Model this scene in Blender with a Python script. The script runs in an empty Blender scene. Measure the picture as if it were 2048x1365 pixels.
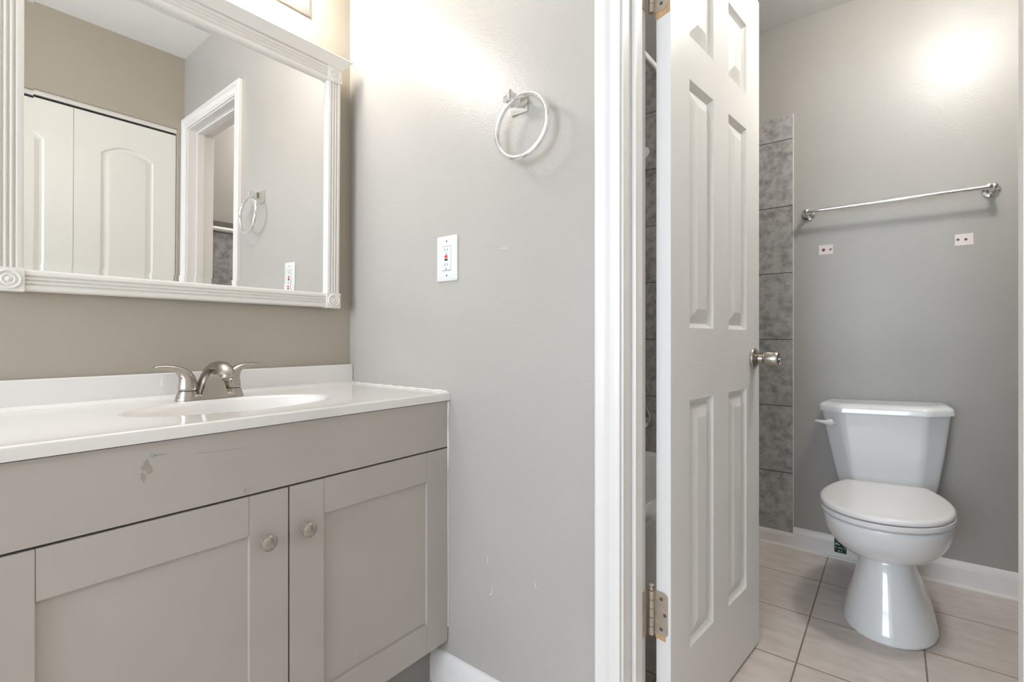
import bpy, bmesh, math, random
from mathutils import Vector, Matrix
random.seed(4)
S = bpy.context.scene
COL = S.collection

# ------------------------------------------------------------------ camera, light, exposure
cam = bpy.data.objects.new('camera', bpy.data.cameras.new('camera'))
COL.objects.link(cam)
cam.location = (0, 0, 0.97)
cam.rotation_euler = (math.radians(90), 0, math.atan2(762, 979))
cam.data.sensor_width = 36
cam.data.lens = 979 / 2048 * 36
cam.data.shift_y = -5.5 / 2048
cam.data.clip_start = 0.01
S.camera = cam
S.view_settings.view_transform = 'Standard'
S.view_settings.look = 'None'
S.view_settings.gamma = 1
S.view_settings.exposure = 1.30
S.view_settings.use_curve_mapping = False

W = bpy.data.worlds.new('world')
S.world = W
W.use_nodes = True
W.node_tree.nodes['Background'].inputs[0].default_value = (0.80, 0.90, 1.0, 1)
W.node_tree.nodes['Background'].inputs[1].default_value = 1.0

DAY = bpy.data.lights.new('daylight', 'AREA')
DAY.shape = 'RECTANGLE'; DAY.size = 1.4; DAY.size_y = 1.6
DAY.energy = 37
DAY.color = (0.73, 0.85, 1.0)
day = bpy.data.objects.new('daylight', DAY); COL.objects.link(day)
day.location = (-0.55, -2.72, 1.35)
day.rotation_euler = (math.radians(90), 0, 0)          # shines toward +Y through the window
BULB_POWER = 18.0
DOME_POWER = 38.0

# ------------------------------------------------------------------ materials
def lin(c):
    c = c / 255.0
    return c / 12.92 if c <= 0.04045 else ((c + 0.055) / 1.055) ** 2.4
def rgb(*c): return (lin(c[0]), lin(c[1]), lin(c[2]), 1)

def mat(name, col, rough=0.5, metal=0.0, bump=0.0, scale=60, var=0.0, varscale=6, coat=0.0, spec=0.5, stretch=None):
    m = bpy.data.materials.new(name); m.use_nodes = True
    nt = m.node_tree; p = nt.nodes['Principled BSDF']
    p.inputs['Base Color'].default_value = col
    p.inputs['Roughness'].default_value = rough
    p.inputs['Metallic'].default_value = metal
    p.inputs['Coat Weight'].default_value = coat
    p.inputs['Specular IOR Level'].default_value = spec
    tc = nt.nodes.new('ShaderNodeTexCoord')
    src = tc.outputs['Object']
    if stretch:
        mp = nt.nodes.new('ShaderNodeMapping'); mp.inputs['Scale'].default_value = stretch
        nt.links.new(src, mp.inputs[0]); src = mp.outputs[0]
    if var:
        n = nt.nodes.new('ShaderNodeTexNoise'); n.inputs['Scale'].default_value = varscale; n.inputs['Detail'].default_value = 5
        nt.links.new(src, n.inputs['Vector'])
        r = nt.nodes.new('ShaderNodeValToRGB')
        r.color_ramp.elements[0].position = 0.3; r.color_ramp.elements[1].position = 0.7
        r.color_ramp.elements[0].color = tuple(x * (1 - var) for x in col[:3]) + (1,)
        r.color_ramp.elements[1].color = tuple(min(1, x * (1 + var)) for x in col[:3]) + (1,)
        nt.links.new(n.outputs[0], r.inputs[0]); nt.links.new(r.outputs[0], p.inputs['Base Color'])
    if bump:
        n = nt.nodes.new('ShaderNodeTexNoise'); n.inputs['Scale'].default_value = scale; n.inputs['Detail'].default_value = 3
        nt.links.new(src, n.inputs['Vector'])
        b = nt.nodes.new('ShaderNodeBump'); b.inputs['Strength'].default_value = bump; b.inputs['Distance'].default_value = 0.001
        nt.links.new(n.outputs[0], b.inputs['Height']); nt.links.new(b.outputs[0], p.inputs['Normal'])
    return m

def emit(name, col, strength):
    m = bpy.data.materials.new(name); m.use_nodes = True
    p = m.node_tree.nodes['Principled BSDF']
    p.inputs['Base Color'].default_value = (0.8, 0.8, 0.8, 1)
    p.inputs['Emission Color'].default_value = col
    p.inputs['Emission Strength'].default_value = strength
    return m

def tile_mat(name, base, dark, grout, w, h, off, axes, mortar, rough, nscale, lowcut, bumpd=0.0008, stretch=(1, 1, 1), shift=0.0):
    """tiles laid on the plane of two object axes; w,h tile pitch, off = grout line position"""
    m = bpy.data.materials.new(name); m.use_nodes = True
    nt = m.node_tree; p = nt.nodes['Principled BSDF']; N = nt.nodes.new; L = nt.links.new
    tc = N('ShaderNodeTexCoord'); sep = N('ShaderNodeSeparateXYZ'); L(tc.outputs['Object'], sep.inputs[0])
    comb = N('ShaderNodeCombineXYZ')
    for i, ax in enumerate(axes):
        a = N('ShaderNodeMath'); a.operation = 'SUBTRACT'; a.inputs[1].default_value = off[i]
        L(sep.outputs[ax], a.inputs[0]); L(a.outputs[0], comb.inputs[i])
    br = N('ShaderNodeTexBrick'); br.offset = shift; br.squash = 1
    br.inputs['Scale'].default_value = 1; br.inputs['Mortar Size'].default_value = mortar; br.inputs['Mortar Smooth'].default_value = 0.25
    br.inputs['Brick Width'].default_value = w; br.inputs['Row Height'].default_value = h
    br.inputs['Bias'].default_value = 0
    br.inputs['Color1'].default_value = (0.94, 0.94, 0.94, 1); br.inputs['Color2'].default_value = (1, 1, 1, 1); br.inputs['Mortar'].default_value = (1, 1, 1, 1)
    L(comb.outputs[0], br.inputs['Vector'])
    mp = N('ShaderNodeMapping'); mp.inputs['Scale'].default_value = stretch; L(tc.outputs['Object'], mp.inputs[0])
    n = N('ShaderNodeTexNoise'); n.inputs['Scale'].default_value = nscale; n.inputs['Detail'].default_value = 8; n.inputs['Roughness'].default_value = 0.65
    L(mp.outputs[0], n.inputs['Vector'])
    r = N('ShaderNodeValToRGB'); r.color_ramp.elements[0].position = lowcut[0]; r.color_ramp.elements[1].position = lowcut[1]
    r.color_ramp.elements[0].color = dark; r.color_ramp.elements[1].color = base
    L(n.outputs[0], r.inputs[0])
    mul = N('ShaderNodeMix'); mul.data_type = 'RGBA'; mul.blend_type = 'MULTIPLY'; mul.inputs[0].default_value = 1
    L(r.outputs[0], mul.inputs[6]); L(br.outputs['Color'], mul.inputs[7])
    mix = N('ShaderNodeMix'); mix.data_type = 'RGBA'; mix.inputs[7].default_value = grout
    L(br.outputs['Fac'], mix.inputs[0]); L(mul.outputs[2], mix.inputs[6])
    L(mix.outputs[2], p.inputs['Base Color'])
    p.inputs['Roughness'].default_value = rough
    b = N('ShaderNodeBump'); b.invert = True; b.inputs['Strength'].default_value = 0.6; b.inputs['Distance'].default_value = bumpd
    L(br.outputs['Fac'], b.inputs['Height']); L(b.outputs[0], p.inputs['Normal'])
    return m

M = {
 'wall':   mat('wall_paint', rgb(180, 175, 168), 0.30, bump=0.45, scale=190, var=0.025, varscale=2.5),
 'wallb':  mat('bath_wall_paint', rgb(165, 162, 155), 0.36, bump=0.4, scale=170, var=0.025, varscale=2.5),
 'wallt':  mat('mirror_wall_paint', rgb(177, 168, 153), 0.42, bump=0.2, scale=190, var=0.025, varscale=3),
 'ceil':   mat('ceiling_paint', rgb(238, 237, 234), 0.7, bump=0.2, scale=150),
 'trim':   mat('white_trim_paint', rgb(234, 230, 226), 0.32, bump=0.1, scale=45, var=0.02, varscale=5),
 'door':   mat('white_door_paint', rgb(232, 230, 226), 0.36, bump=0.45, scale=60, var=0.012, varscale=4, stretch=(6, 6, 0.5)),
 'closet': mat('closet_door_paint', rgb(236, 234, 228), 0.35, bump=0.08, scale=60),
 'cab':    mat('cabinet_grey_paint', rgb(185, 178, 171), 0.40, bump=0.06, scale=120, var=0.035, varscale=4),
 'toe':    mat('toe_kick_grey', rgb(150, 146, 142), 0.55, var=0.03),
 'gap':    mat('cabinet_inside_dark', rgb(48, 42, 36), 0.8),
 'marble': mat('cultured_marble_white', rgb(238, 234, 230), 0.12, coat=0.4, var=0.008, varscale=3),
 'frame':  mat('mirror_frame_cream', rgb(236, 231, 224), 0.42),
 'mirror': mat('mirror_silver', (0.93, 0.93, 0.92, 1), 0.0, metal=1),
 'chrome': mat('chrome', (0.86, 0.86, 0.87, 1), 0.06, metal=1),
 'nickel': mat('brushed_nickel', rgb(180, 173, 164), 0.23, metal=1, bump=0.12, scale=220, stretch=(1, 1, 14)),
 'ceramic':mat('toilet_ceramic', rgb(236, 237, 236), 0.10, coat=0.5),
 'plastic':mat('white_plastic', rgb(224, 223, 220), 0.25),
 'seat':   mat('seat_plastic', rgb(238, 235, 233), 0.22),
 'dark':   mat('dark_gap', rgb(30, 28, 26), 0.7),
 'slot':   mat('slot_grey', rgb(88, 84, 80), 0.6),
 'red':    mat('red_button', rgb(236, 62, 48), 0.4),
 'black':  mat('black_button', rgb(62, 62, 62), 0.4),
 'hinge':  mat('hinge_steel', rgb(206, 193, 178), 0.38, metal=0.7, var=0.1, varscale=40),
 'wood':   mat('bare_wood', rgb(200, 160, 115), 0.6, var=0.1, varscale=60),
 'patch':  mat('filler_patch', rgb(224, 212, 206), 0.6, bump=0.2, scale=200),
 'patch2': mat('touch_up_paint', rgb(222, 219, 213), 0.55),
 'tub':    mat('tub_enamel', rgb(232, 233, 230), 0.15, coat=0.4),
 'rail':   mat('dark_band', rgb(98, 96, 92), 0.35, var=0.1, varscale=40),
 'stain':  mat('stain_brown', rgb(166, 158, 147), 0.6),
 'teal':   mat('teal_smear', rgb(152, 162, 157), 0.6),
 'green':  mat('leaflet_green', rgb(16, 56, 42), 0.5),
 'print':  mat('leaflet_print', rgb(190, 205, 190), 0.5),
 'ltbar':  mat('fixture_plate', rgb(158, 154, 149), 0.45, var=0.12, varscale=30, bump=0.2, scale=60),
 'caulk':  mat('caulk_white', rgb(232, 228, 222), 0.5, bump=0.4, scale=60),
 'glass':  None,
 'bulb':   emit('bulb_glow', (1.0, 0.95, 0.885, 1), BULB_POWER),
 'dome':   emit('dome_glow', (1.0, 0.98, 0.95, 1), DOME_POWER),
}
def door_grain(m):
    nt = m.node_tree; N = nt.nodes.new; L = nt.links.new
    tc = N('ShaderNodeTexCoord'); sep = N('ShaderNodeSeparateXYZ'); L(tc.outputs['Object'], sep.inputs[0])
    def band(ax, lo, hi):
        a = N('ShaderNodeMath'); a.operation = 'GREATER_THAN'; a.inputs[1].default_value = lo; L(sep.outputs[ax], a.inputs[0])
        b = N('ShaderNodeMath'); b.operation = 'LESS_THAN'; b.inputs[1].default_value = hi; L(sep.outputs[ax], b.inputs[0])
        c = N('ShaderNodeMath'); c.operation = 'MULTIPLY'; L(a.outputs[0], c.inputs[0]); L(b.outputs[0], c.inputs[1]); return c
    r = band(2, .824, .991); u = band(0, .0985, .494)
    k = N('ShaderNodeMath'); k.operation = 'MULTIPLY'; L(r.outputs[0], k.inputs[0]); L(u.outputs[0], k.inputs[1])
    outs = []
    for st in ((7, 7, .5), (.22, 9, 9)):
        mp = N('ShaderNodeMapping'); mp.inputs['Scale'].default_value = st; L(tc.outputs['Object'], mp.inputs[0])
        n = N('ShaderNodeTexNoise'); n.inputs['Scale'].default_value = 42; n.inputs['Detail'].default_value = 2; n.inputs['Distortion'].default_value = .4
        L(mp.outputs[0], n.inputs['Vector']); outs.append(n)
    mx = N('ShaderNodeMix'); L(k.outputs[0], mx.inputs[0]); L(outs[0].outputs[0], mx.inputs[2]); L(outs[1].outputs[0], mx.inputs[3])
    b = N('ShaderNodeBump'); b.inputs['Strength'].default_value = 0.55; b.inputs['Distance'].default_value = 0.0012
    L(mx.outputs[0], b.inputs['Height']); L(b.outputs[0], nt.nodes['Principled BSDF'].inputs['Normal'])
M['door'] = mat('white_door_paint', rgb(232, 230, 226), 0.36)
door_grain(M['door'])
g = bpy.data.materials.new('window_glass'); g.use_nodes = True
gn = g.node_tree; gn.nodes.remove(gn.nodes['Principled BSDF'])
gt = gn.nodes.new('ShaderNodeBsdfTransparent'); gg = gn.nodes.new('ShaderNodeBsdfGlossy'); gg.inputs['Roughness'].default_value = 0
gm = gn.nodes.new('ShaderNodeMixShader'); gm.inputs[0].default_value = 0.06
gn.links.new(gt.outputs[0], gm.inputs[1]); gn.links.new(gg.outputs[0], gm.inputs[2]); gn.links.new(gm.outputs[0], gn.nodes['Material Output'].inputs[0])
M['glass'] = g
M['floor'] = tile_mat('floor_tile', rgb(226, 215, 207), rgb(203, 191, 182), rgb(140, 122, 106), 0.3052, 0.3090, (-0.228, 1.6755), (0, 1), 0.0026, 0.38, 9, (0.30, 0.68), stretch=(1, 3.2, 1))
M['tile'] = tile_mat('grey_wall_tile', rgb(176, 173, 170), rgb(128, 126, 124), rgb(64, 60, 57), 0.3105, 0.3105, (-0.364, 0.3435), (0, 2), 0.0022, 0.35, 26, (0.33, 0.58))
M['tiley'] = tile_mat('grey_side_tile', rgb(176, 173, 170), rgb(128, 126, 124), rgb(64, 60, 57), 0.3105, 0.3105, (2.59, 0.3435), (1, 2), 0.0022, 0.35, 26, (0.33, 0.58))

# ------------------------------------------------------------------ object helpers
def props(o, label=None, cat=None, group=None, kind=None):
    if label: o['label'] = label
    if cat: o['category'] = cat
    if group: o['group'] = group
    if kind: o['kind'] = kind
    return o
def thing(name, loc, label=None, cat=None, group=None, kind=None, rot=None):
    o = bpy.data.objects.new(name, None); COL.objects.link(o); o.location = loc
    o.empty_display_size = 0.05
    if rot: o.rotation_euler = rot
    return props(o, label, cat, group, kind)
def root_loc(o):
    while o.parent: o = o.parent
    return Vector(o.location)

class B:
    """collects shapes; .obj() links them as ONE mesh object"""
    def __init__(s): s.bm = bmesh.new()
    def box(s, x0, x1, y0, y1, z0, z1, bev=0.0, seg=2):
        vs = [s.bm.verts.new((x, y, z)) for x in (x0, x1) for y in (y0, y1) for z in (z0, z1)]
        f = [(0, 1, 3, 2), (4, 6, 7, 5), (0, 4, 5, 1), (2, 3, 7, 6), (0, 2, 6, 4), (1, 5, 7, 3)]
        fs = [s.bm.faces.new([vs[i] for i in q]) for q in f]
        if bev:
            es = list({e for q in fs for e in q.edges})
            bmesh.ops.bevel(s.bm, geom=es, offset=bev, segments=seg, profile=0.6, affect='EDGES')
        return s
    def loft(s, rings, caps=(True, True), closed=True):
        R = [[s.bm.verts.new(p) for p in r] for r in rings]
        n = len(R[0])
        for a, b in zip(R, R[1:]):
            for i in range(n if closed else n - 1):
                j = (i + 1) % n
                s.bm.faces.new((a[i], a[j], b[j], b[i]))
        if caps[0]: s.bm.faces.new(R[0][::-1])
        if caps[1]: s.bm.faces.new(R[-1])
        return s
    def tube(s, path, rad, n=16, caps=(True, True), up=Vector((0.123, 0.31, 0.94)), closed=False):
        P = [Vector(p) for p in path]; rings = []
        N = len(P)
        if not isinstance(rad, (list, tuple)): rad = [rad] * N
        prev = None
        for i, p in enumerate(P):
            if closed: t = P[(i + 1) % N] - P[i - 1]
            else: t = P[min(i + 1, N - 1)] - P[max(i - 1, 0)]
            t.normalize()
            if prev is None: a = (up - up.dot(t) * t).normalized()
            else: a = (prev - prev.dot(t) * t).normalized()
            prev = a; b = t.cross(a)
            r = rad[i]; ra, rb = (r if isinstance(r, (list, tuple)) else (r, r))
            rings.append([p + a * ra * math.cos(2 * math.pi * k / n) + b * rb * math.sin(2 * math.pi * k / n) for k in range(n)])
        if closed: rings.append(rings[0]); s.weld = True
        return s.loft(rings, (False, False) if closed else caps)
    def lathe(s, prof, o, axis, n=32):
        """prof: list of (radius, distance along axis)"""
        ax = Vector(axis).normalized(); a = ax.orthogonal().normalized(); b = ax.cross(a); o = Vector(o)
        rings = []
        for r, h in prof:
            r = max(r, 1e-5)
            rings.append([o + ax * h + (a * math.cos(2 * math.pi * k / n) + b * math.sin(2 * math.pi * k / n)) * r for k in range(n)])
        return s.loft(rings)
    def prism(s, poly, vec):
        """extrude a planar polygon (list of 3-D points) by vec"""
        v = Vector(vec)
        return s.loft([[Vector(p) for p in poly], [Vector(p) + v for p in poly]])
    def obj(s, name, m, parent=None, origin=None, smooth=35, label=None, cat=None, group=None, kind=None):
        if getattr(s, 'weld', False): bmesh.ops.remove_doubles(s.bm, verts=s.bm.verts, dist=1e-6)
        bmesh.ops.recalc_face_normals(s.bm, faces=s.bm.faces)
        me = bpy.data.meshes.new(name); s.bm.to_mesh(me); s.bm.free()
        me.materials.append(m)
        if smooth:
            me.shade_smooth(); me.set_sharp_from_angle(angle=math.radians(smooth))
        o = bpy.data.objects.new(name, me); COL.objects.link(o)
        if smooth:
            w_ = o.modifiers.new('face_weighted', 'WEIGHTED_NORMAL'); w_.keep_sharp = True; w_.weight = 50
        if parent is not None:
            if not getattr(s, 'local', False): me.transform(Matrix.Translation(-root_loc(parent)))
            o.parent = parent
        elif origin is not None:
            me.transform(Matrix.Translation(-Vector(origin))); o.location = origin
        return props(o, label, cat, group, kind)
def LB():
    b = B(); b.local = True; return b
def struct(b, name, m, smooth=35, **k): return b.obj(name, m, kind='structure', smooth=smooth, **k)

def superring(cx, cy, z, hx, hf, hb, n=48, e=2.2, fn=None):
    """plan outline: half width hx, front half length hf (-Y), back half length hb (+Y)"""
    out = []
    for k in range(n):
        t = 2 * math.pi * k / n; c, s_ = math.cos(t), math.sin(t)
        x = cx + hx * math.copysign(abs(c) ** (2 / e), c)
        y = cy + (hb if s_ > 0 else hf) * math.copysign(abs(s_) ** (2 / e), s_)
        out.append((x, y, z))
    return out

def panel_slab(b, us, vs, panels, T, rings, fn):
    """slab face with recessed/raised panels on both sides; fn(u,v,d) -> point, d = depth from the front face"""
    b.weld = True
    def face(front):
        def P(u, v, d): return fn(u, v, d if front else T - d)
        for i in range(len(us) - 1):
            for j in range(len(vs) - 1):
                u0, u1, v0, v1 = us[i], us[i + 1], vs[j], vs[j + 1]
                if (i, j) in panels:
                    prev = None
                    for ins, d in rings:
                        ring = [b.bm.verts.new(P(*q, d)) for q in ((u0 + ins, v0 + ins), (u1 - ins, v0 + ins), (u1 - ins, v1 - ins), (u0 + ins, v1 - ins))]
                        if prev:
                            for k in range(4): b.bm.faces.new((prev[k], prev[(k + 1) % 4], ring[(k + 1) % 4], ring[k]))
                        prev = ring
                    b.bm.faces.new(prev)
                else:
                    b.bm.faces.new([b.bm.verts.new(P(*q, 0)) for q in ((u0, v0), (u1, v0), (u1, v1), (u0, v1))])
    face(True); face(False)
    u0, u1, v0, v1 = us[0], us[-1], vs[0], vs[-1]
    for (a, c) in (((u0, v0), (u1, v0)), ((u1, v0), (u1, v1)), ((u1, v1), (u0, v1)), ((u0, v1), (u0, v0))):
        b.bm.faces.new([b.bm.verts.new(p) for p in (fn(*a, 0), fn(*c, 0), fn(*c, T), fn(*a, T))])

# ------------------------------------------------------------------ dimensions (camera stands over the origin)
XA = -1.442      # wall with the mirror
YB, YB2 = 0.965, 1.080   # partition with the doorway: near face, far face
YT = 2.592       # wall behind the toilet
XR = 0.222       # closet wall
XR2 = 0.52       # right wall of the toilet room
ZC = 2.44
JL, JR = -0.451, 0.158   # door jamb faces
ZH = 2.045
YK = -2.60       # back wall with the window

# ------------------------------------------------------------------ setting
struct(B().box(XA - .1, 1.1, YK - .1, YT + .1, -.1, 0), 'floor', M['floor'])
struct(B().box(XA - .1, 1.1, YK - .1, YT + .1, ZC, ZC + .1), 'ceiling', M['ceil'])
struct(B().box(XA - .1, XA, YK, YB, 0, ZC), 'wall_left', M['wallt'])
struct(B().box(XA - .1, XA, YB, YT, 0, ZC), 'wall_tub', M['wallb'])
struct(B().box(XA, JL - .02, YB, YB2, 0, ZC).box(JL - .02, JR + .02, YB, YB2, ZH + .02, ZC).box(JR + .02, XR2 + .1, YB, YB2, 0, ZC), 'wall_front', M['wall'])
WF = [o for o in COL.objects if o.name == 'wall_front'][0]
for pts_ in (((-.832, .405), (-.831, .392), (-.833, .383)), ((-.817, .330), (-.815, .316), (-.820, .307), (-.826, .304)), ((-.683, .384), (-.680, .372), (-.676, .366)), ((-.790, 1.199), (-.778, 1.1985), (-.762, 1.196))):
    B().tube([(x, YB - .0001, z) for x, z in pts_], [.0003] + [.0009] * (len(pts_) - 2) + [.0003], 6).obj('scratch', M['patch2'], WF)
struct(B().box(XA - .1, XR2 + .1, YT, YT + .1, 0, ZC), 'wall_far', M['wallb'])
struct(B().box(XR2, XR2 + .1, YB2, YT, 0, ZC), 'wall_bath_right', M['wallb'])
YC0 = -0.735     # closet opening from YC0 to YC1
YC1 = 0.935
struct(B().box(XR, XR + .1, YC1, YB, 0, ZC).box(XR, XR + .1, YC0, YC1, 2.055, ZC).box(XR, XR + .1, YK, YC0, 0, ZC), 'wall_right', M['wallt'])
struct(B().box(XR + .75, XR + .8, YC0 - .1, YB, 0, ZC).box(XR + .1, XR + .75, YC0 - .15, YC0 - .1, 0, ZC), 'wall_closet', M['wallt'])
WX0, WX1, WZ0, WZ1 = -1.25, 0.15, 0.55, 2.15
struct(B().box(XA - .1, WX0, YK - .1, YK, 0, ZC).box(WX1, XR + .1, YK - .1, YK, 0, ZC).box(WX0, WX1, YK - .1, YK, 0, WZ0).box(WX0, WX1, YK - .1, YK, WZ1, ZC), 'wall_back', M['wallt'])
wn = thing('window_1', ((WX0 + WX1) / 2, YK, WZ0), kind='structure')
fb = B()
for x0, x1, z0, z1 in ((WX0, WX1, WZ0, WZ0 + .05), (WX0, WX1, WZ1 - .05, WZ1), (WX0, WX0 + .05, WZ0, WZ1), (WX1 - .05, WX1, WZ0, WZ1), (WX0, WX1, 1.33, 1.37)):
    fb.box(x0, x1, YK - .07, YK - .02, z0, z1, .003)
fb.obj('window_frame', M['trim'], wn)
B().box(WX0 + .04, WX1 - .04, YK - .05, YK - .046, WZ0 + .04, WZ1 - .04).obj('pane', M['glass'], wn)

# tile around the tub
tt = 0.008
struct(B().box(XA, -0.3655, YT - tt, YT, 0.071, 2.008, .0015).box(XA, -0.70, YT - tt, YT, 2.008, ZC), 'wall_tile_far', M['tile'])
struct(B().box(XA, XA + tt, YB2, YT - tt, 0.3, ZC), 'wall_tile_left', M['tiley'])
struct(B().box(XA + tt, -0.72, YB2, YB2 + tt, 0.3, ZC), 'wall_tile_near', M['tile'])
struct(B().box(-.3655, -.3630, YT - tt, YT, .0975, 2.008, .0006), 'trim_11', M['caulk'])
# invented grey lower panel, dark band and rail on the right wall of the toilet room (seen in the mirror)
struct(B().box(XR2 - .008, XR2, YB2, YT, 0.09, 1.60), 'wall_lower_panel', M['tiley'])
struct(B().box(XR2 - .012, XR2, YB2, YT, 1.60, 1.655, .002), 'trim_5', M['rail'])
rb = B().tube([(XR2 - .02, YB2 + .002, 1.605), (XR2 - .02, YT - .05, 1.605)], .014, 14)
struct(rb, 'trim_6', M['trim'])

# baseboards: profile extruded along the wall
def base_prof(h, t): return [(0, 0), (t, 0), (t, h * .70), (t * .85, h * .74), (t * .85, h * .80), (t * .62, h * .90), (t * .35, h * .97), (0, h)]
def baseboard(name, p0, p1, out, h=0.095, t=0.013):
    b = B(); p0, p1, out = Vector(p0), Vector(p1), Vector(out)
    b.prism([p0 + out * a + Vector((0, 0, z)) for a, z in base_prof(h, t)], p1 - p0)
    return struct(b, name, M['trim'], smooth=30)
baseboard('baseboard_front', (-1.041, YB, 0), (-0.513, YB, 0), (0, -1, 0))
baseboard('baseboard_far', (-0.3655, YT, 0), (XR2, YT, 0), (0, -1, 0), .097)
baseboard('baseboard_tile', (-0.645, YT, 0), (-0.3655, YT, 0), (0, -1, 0), .0715)
qb = B()
for x0, x1 in ((-0.645, XR2),):
    qb.prism([(x0, YT - .013, 0), (x0, YT - .021, 0), (x0, YT - .020, .006), (x0, YT - .013, .009)], (x1 - x0, 0, 0))
struct(qb, 'trim_7', M['caulk'])
baseboard('baseboard_bath_right', (XR2, YT, 0), (XR2, YB2, 0), (-1, 0, 0))

# door casing (near side), jamb and stop
def casing_prof():   # (along the wall away from the opening, thickness)
    return [(0, 0), (0, .009), (.004, .011), (.012, .0115), (.016, .0095), (.022, .0095), (.028, .013), (.034, .0165), (.044, .018), (.053, .0175), (.057, .013), (.057, 0)]
def casing(yface, sgn):
    cb = B(); rv = .005
    L, R, T = JL - rv, JR + rv, ZH + rv
    prof = casing_prof()
    rings = []
    for (x, z, sx, sz) in ((L, 0, -1, 0), (L, T, -1, 1), (R, T, 1, 1), (R, 0, 1, 0)):
        rings.append([(x + sx * a, yface + sgn * t, z + sz * a) for a, t in prof])
    cb.loft(rings)
    return cb
struct(casing(YB, -1), 'trim_1', M['trim'], smooth=28)
struct(casing(YB2, 1), 'trim_2', M['trim'], smooth=28)
jb = B()
jb.box(JL - .02, JL, YB - .001, YB2 + .001, 0, ZH + .02, .001).box(JR, JR + .02, YB - .001, YB2 + .001, 0, ZH + .02, .001).box(JL, JR, YB - .001, YB2 + .001, ZH, ZH + .02, .001)
struct(jb, 'trim_3', M['trim'])
sb = B()
sb.box(JL, JL + .011, YB + .038, YB + .074, 0, ZH, .003).box(JR - .011, JR, YB + .038, YB + .074, 0, ZH, .003).box(JL + .011, JR - .011, YB + .038, YB + .074, ZH - .011, ZH, .003)
struct(sb, 'trim_4', M['trim'])

# ------------------------------------------------------------------ six-panel door, open into the toilet room
A = Vector((-0.397, 1.095, 0)); ang = math.atan2(.9946, .1036)
door = thing('door_1', A, 'white six-panel door standing open into the toilet room', 'door', kind='structure', rot=(0, 0, ang))
TH = 0.035
db = LB()
panel_slab(db, [0, .0985, .2446, .3499, .4939, .6077], [.012, .224, .820, .995, 1.595, 1.700, 1.906, 2.030],
           {(i, j) for i in (1, 3) for j in (1, 3, 5)}, TH,
           [(0, 0), (.004, .006), (.011, .0120), (.014, .0120), (.048, .0005)], lambda u, v, d: (u, d, v))
leaf = db.obj('door_leaf', M['door'], door, smooth=8)
kz, ku = 0.908, 0.552
kb = LB().lathe([(.0001, 0), (.031, 0), (.0325, .003), (.031, .007), (.022, .013), (.0135, .017), (.012, .030)], (ku, -0.0005, kz), (0, -1, 0), 40)
rose = kb.obj('knob_rosette', M['nickel'], door)
LB().lathe([(.0115, .028), (.0135, .030), (.0195, .033), (.0228, .038), (.0238, .045), (.0238, .056), (.0228, .064), (.0212, .0705), (.0195, .0725), (.0175, .0722), (.0168, .070)], (ku, 0, kz), (0, -1, 0), 40).obj('door_knob', M['nickel'], door)
LB().lathe([(.0001, 0), (.0166, 0), (.0160, .0012), (.0001, .0016)], (ku, -.0702, kz), (0, -1, 0), 32).obj('knob_recess_dark', M['slot'], door, label='dark disc standing in for the recess in the knob end')  # darkness of the recessed knob end put in as a dark-coloured disc
LB().box(ku - .0065, ku + .0065, -.0745, -.069, kz - .003, kz + .003, .001).obj('lock_button', M['chrome'], door)
kb2 = LB().lathe([(.0001, 0), (.031, 0), (.0325, .003), (.031, .007), (.022, .013), (.0135, .017), (.0115, .028), (.014, .032), (.021, .037), (.0255, .050), (.0245, .062), (.020, .073)], (ku, TH + .0005, kz), (0, 1, 0), 32)
kb2.obj('door_knob', M['nickel'], door)
LB().box(.6072, .6087, .006, .029, kz - .028, kz + .028, .0005).obj('latch_plate', M['nickel'], door)
def hinge(z0, z1):
    h = LB()
    # leaf on the door edge (rounded far corners), u slightly negative = in front of the hinge edge
    y0, y1, r = .006, .038, .012
    pts = []
    for cy, cz, a0 in ((y0 + r, z0 + r, 180), (y0 + r, z1 - r, 90)):
        arc = [(cy + r * math.cos(math.radians(a0 + (t - 0) * (90 if a0 == 180 else 90) / 6)), cz + r * math.sin(math.radians(a0 + t * 90 / 6))) for t in range(7)]
        pts.append(arc)
    lo = pts[0]                        # from left to bottom
    hi = pts[1]                        # from top to left
    poly = [(y1, z0)] + [(y1, z1)] + hi + lo
    h.prism([(-.0025, a, b_) for a, b_ in poly], (.0027, 0, 0))
    ho = h.obj('hinge', M['hinge'], door, label='steel door hinge with paint-chipped leaf')
    n = 5; L_ = (z1 - z0) / n
    k = LB()
    px, py = -.009, .0435
    for i in range(n):
        k.lathe([(.0001, 0), (.0062, 0), (.0065, .001), (.0065, L_ - .0022), (.0062, L_ - .0012), (.0001, L_ - .0012)], (px, py, z0 + i * L_), (0, 0, 1), 16)
    k.obj('knuckle', M['hinge'], ho)
    LB().lathe([(.0001, 0), (.0045, 0), (.0045, .004), (.003, .006), (.003, .010), (.007, .012), (.007, .015), (.004, .017), (.0001, .0172)], (px, py, z1), (0, 0, 1), 16).obj('hinge_pin', M['hinge'], ho)
    for i, (sy, sz) in enumerate(((.022, .16), (.013, .5), (.022, .84))):
        c = (-.0026, sy, z0 + (z1 - z0) * sz)
        LB().lathe([(.0001, 0), (.0042, 0), (.0036, .0006), (.0001, .0004)], c, (-1, 0, 0), 14).obj('screw', M['slot'], ho)
    return ho
h1 = hinge(.286, .388); h2 = hinge(1.722, 1.824)
hj = B()      # leaves let into the jamb
LB().prism([(-.0027, .012, .277), (-.0027, .036, .279), (-.0027, .036, .288), (-.0027, .013, .288)], (.0015, 0, 0)).obj('chipped_wood', M['wood'], h1, label='bare wood chip under the lower hinge')
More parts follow.
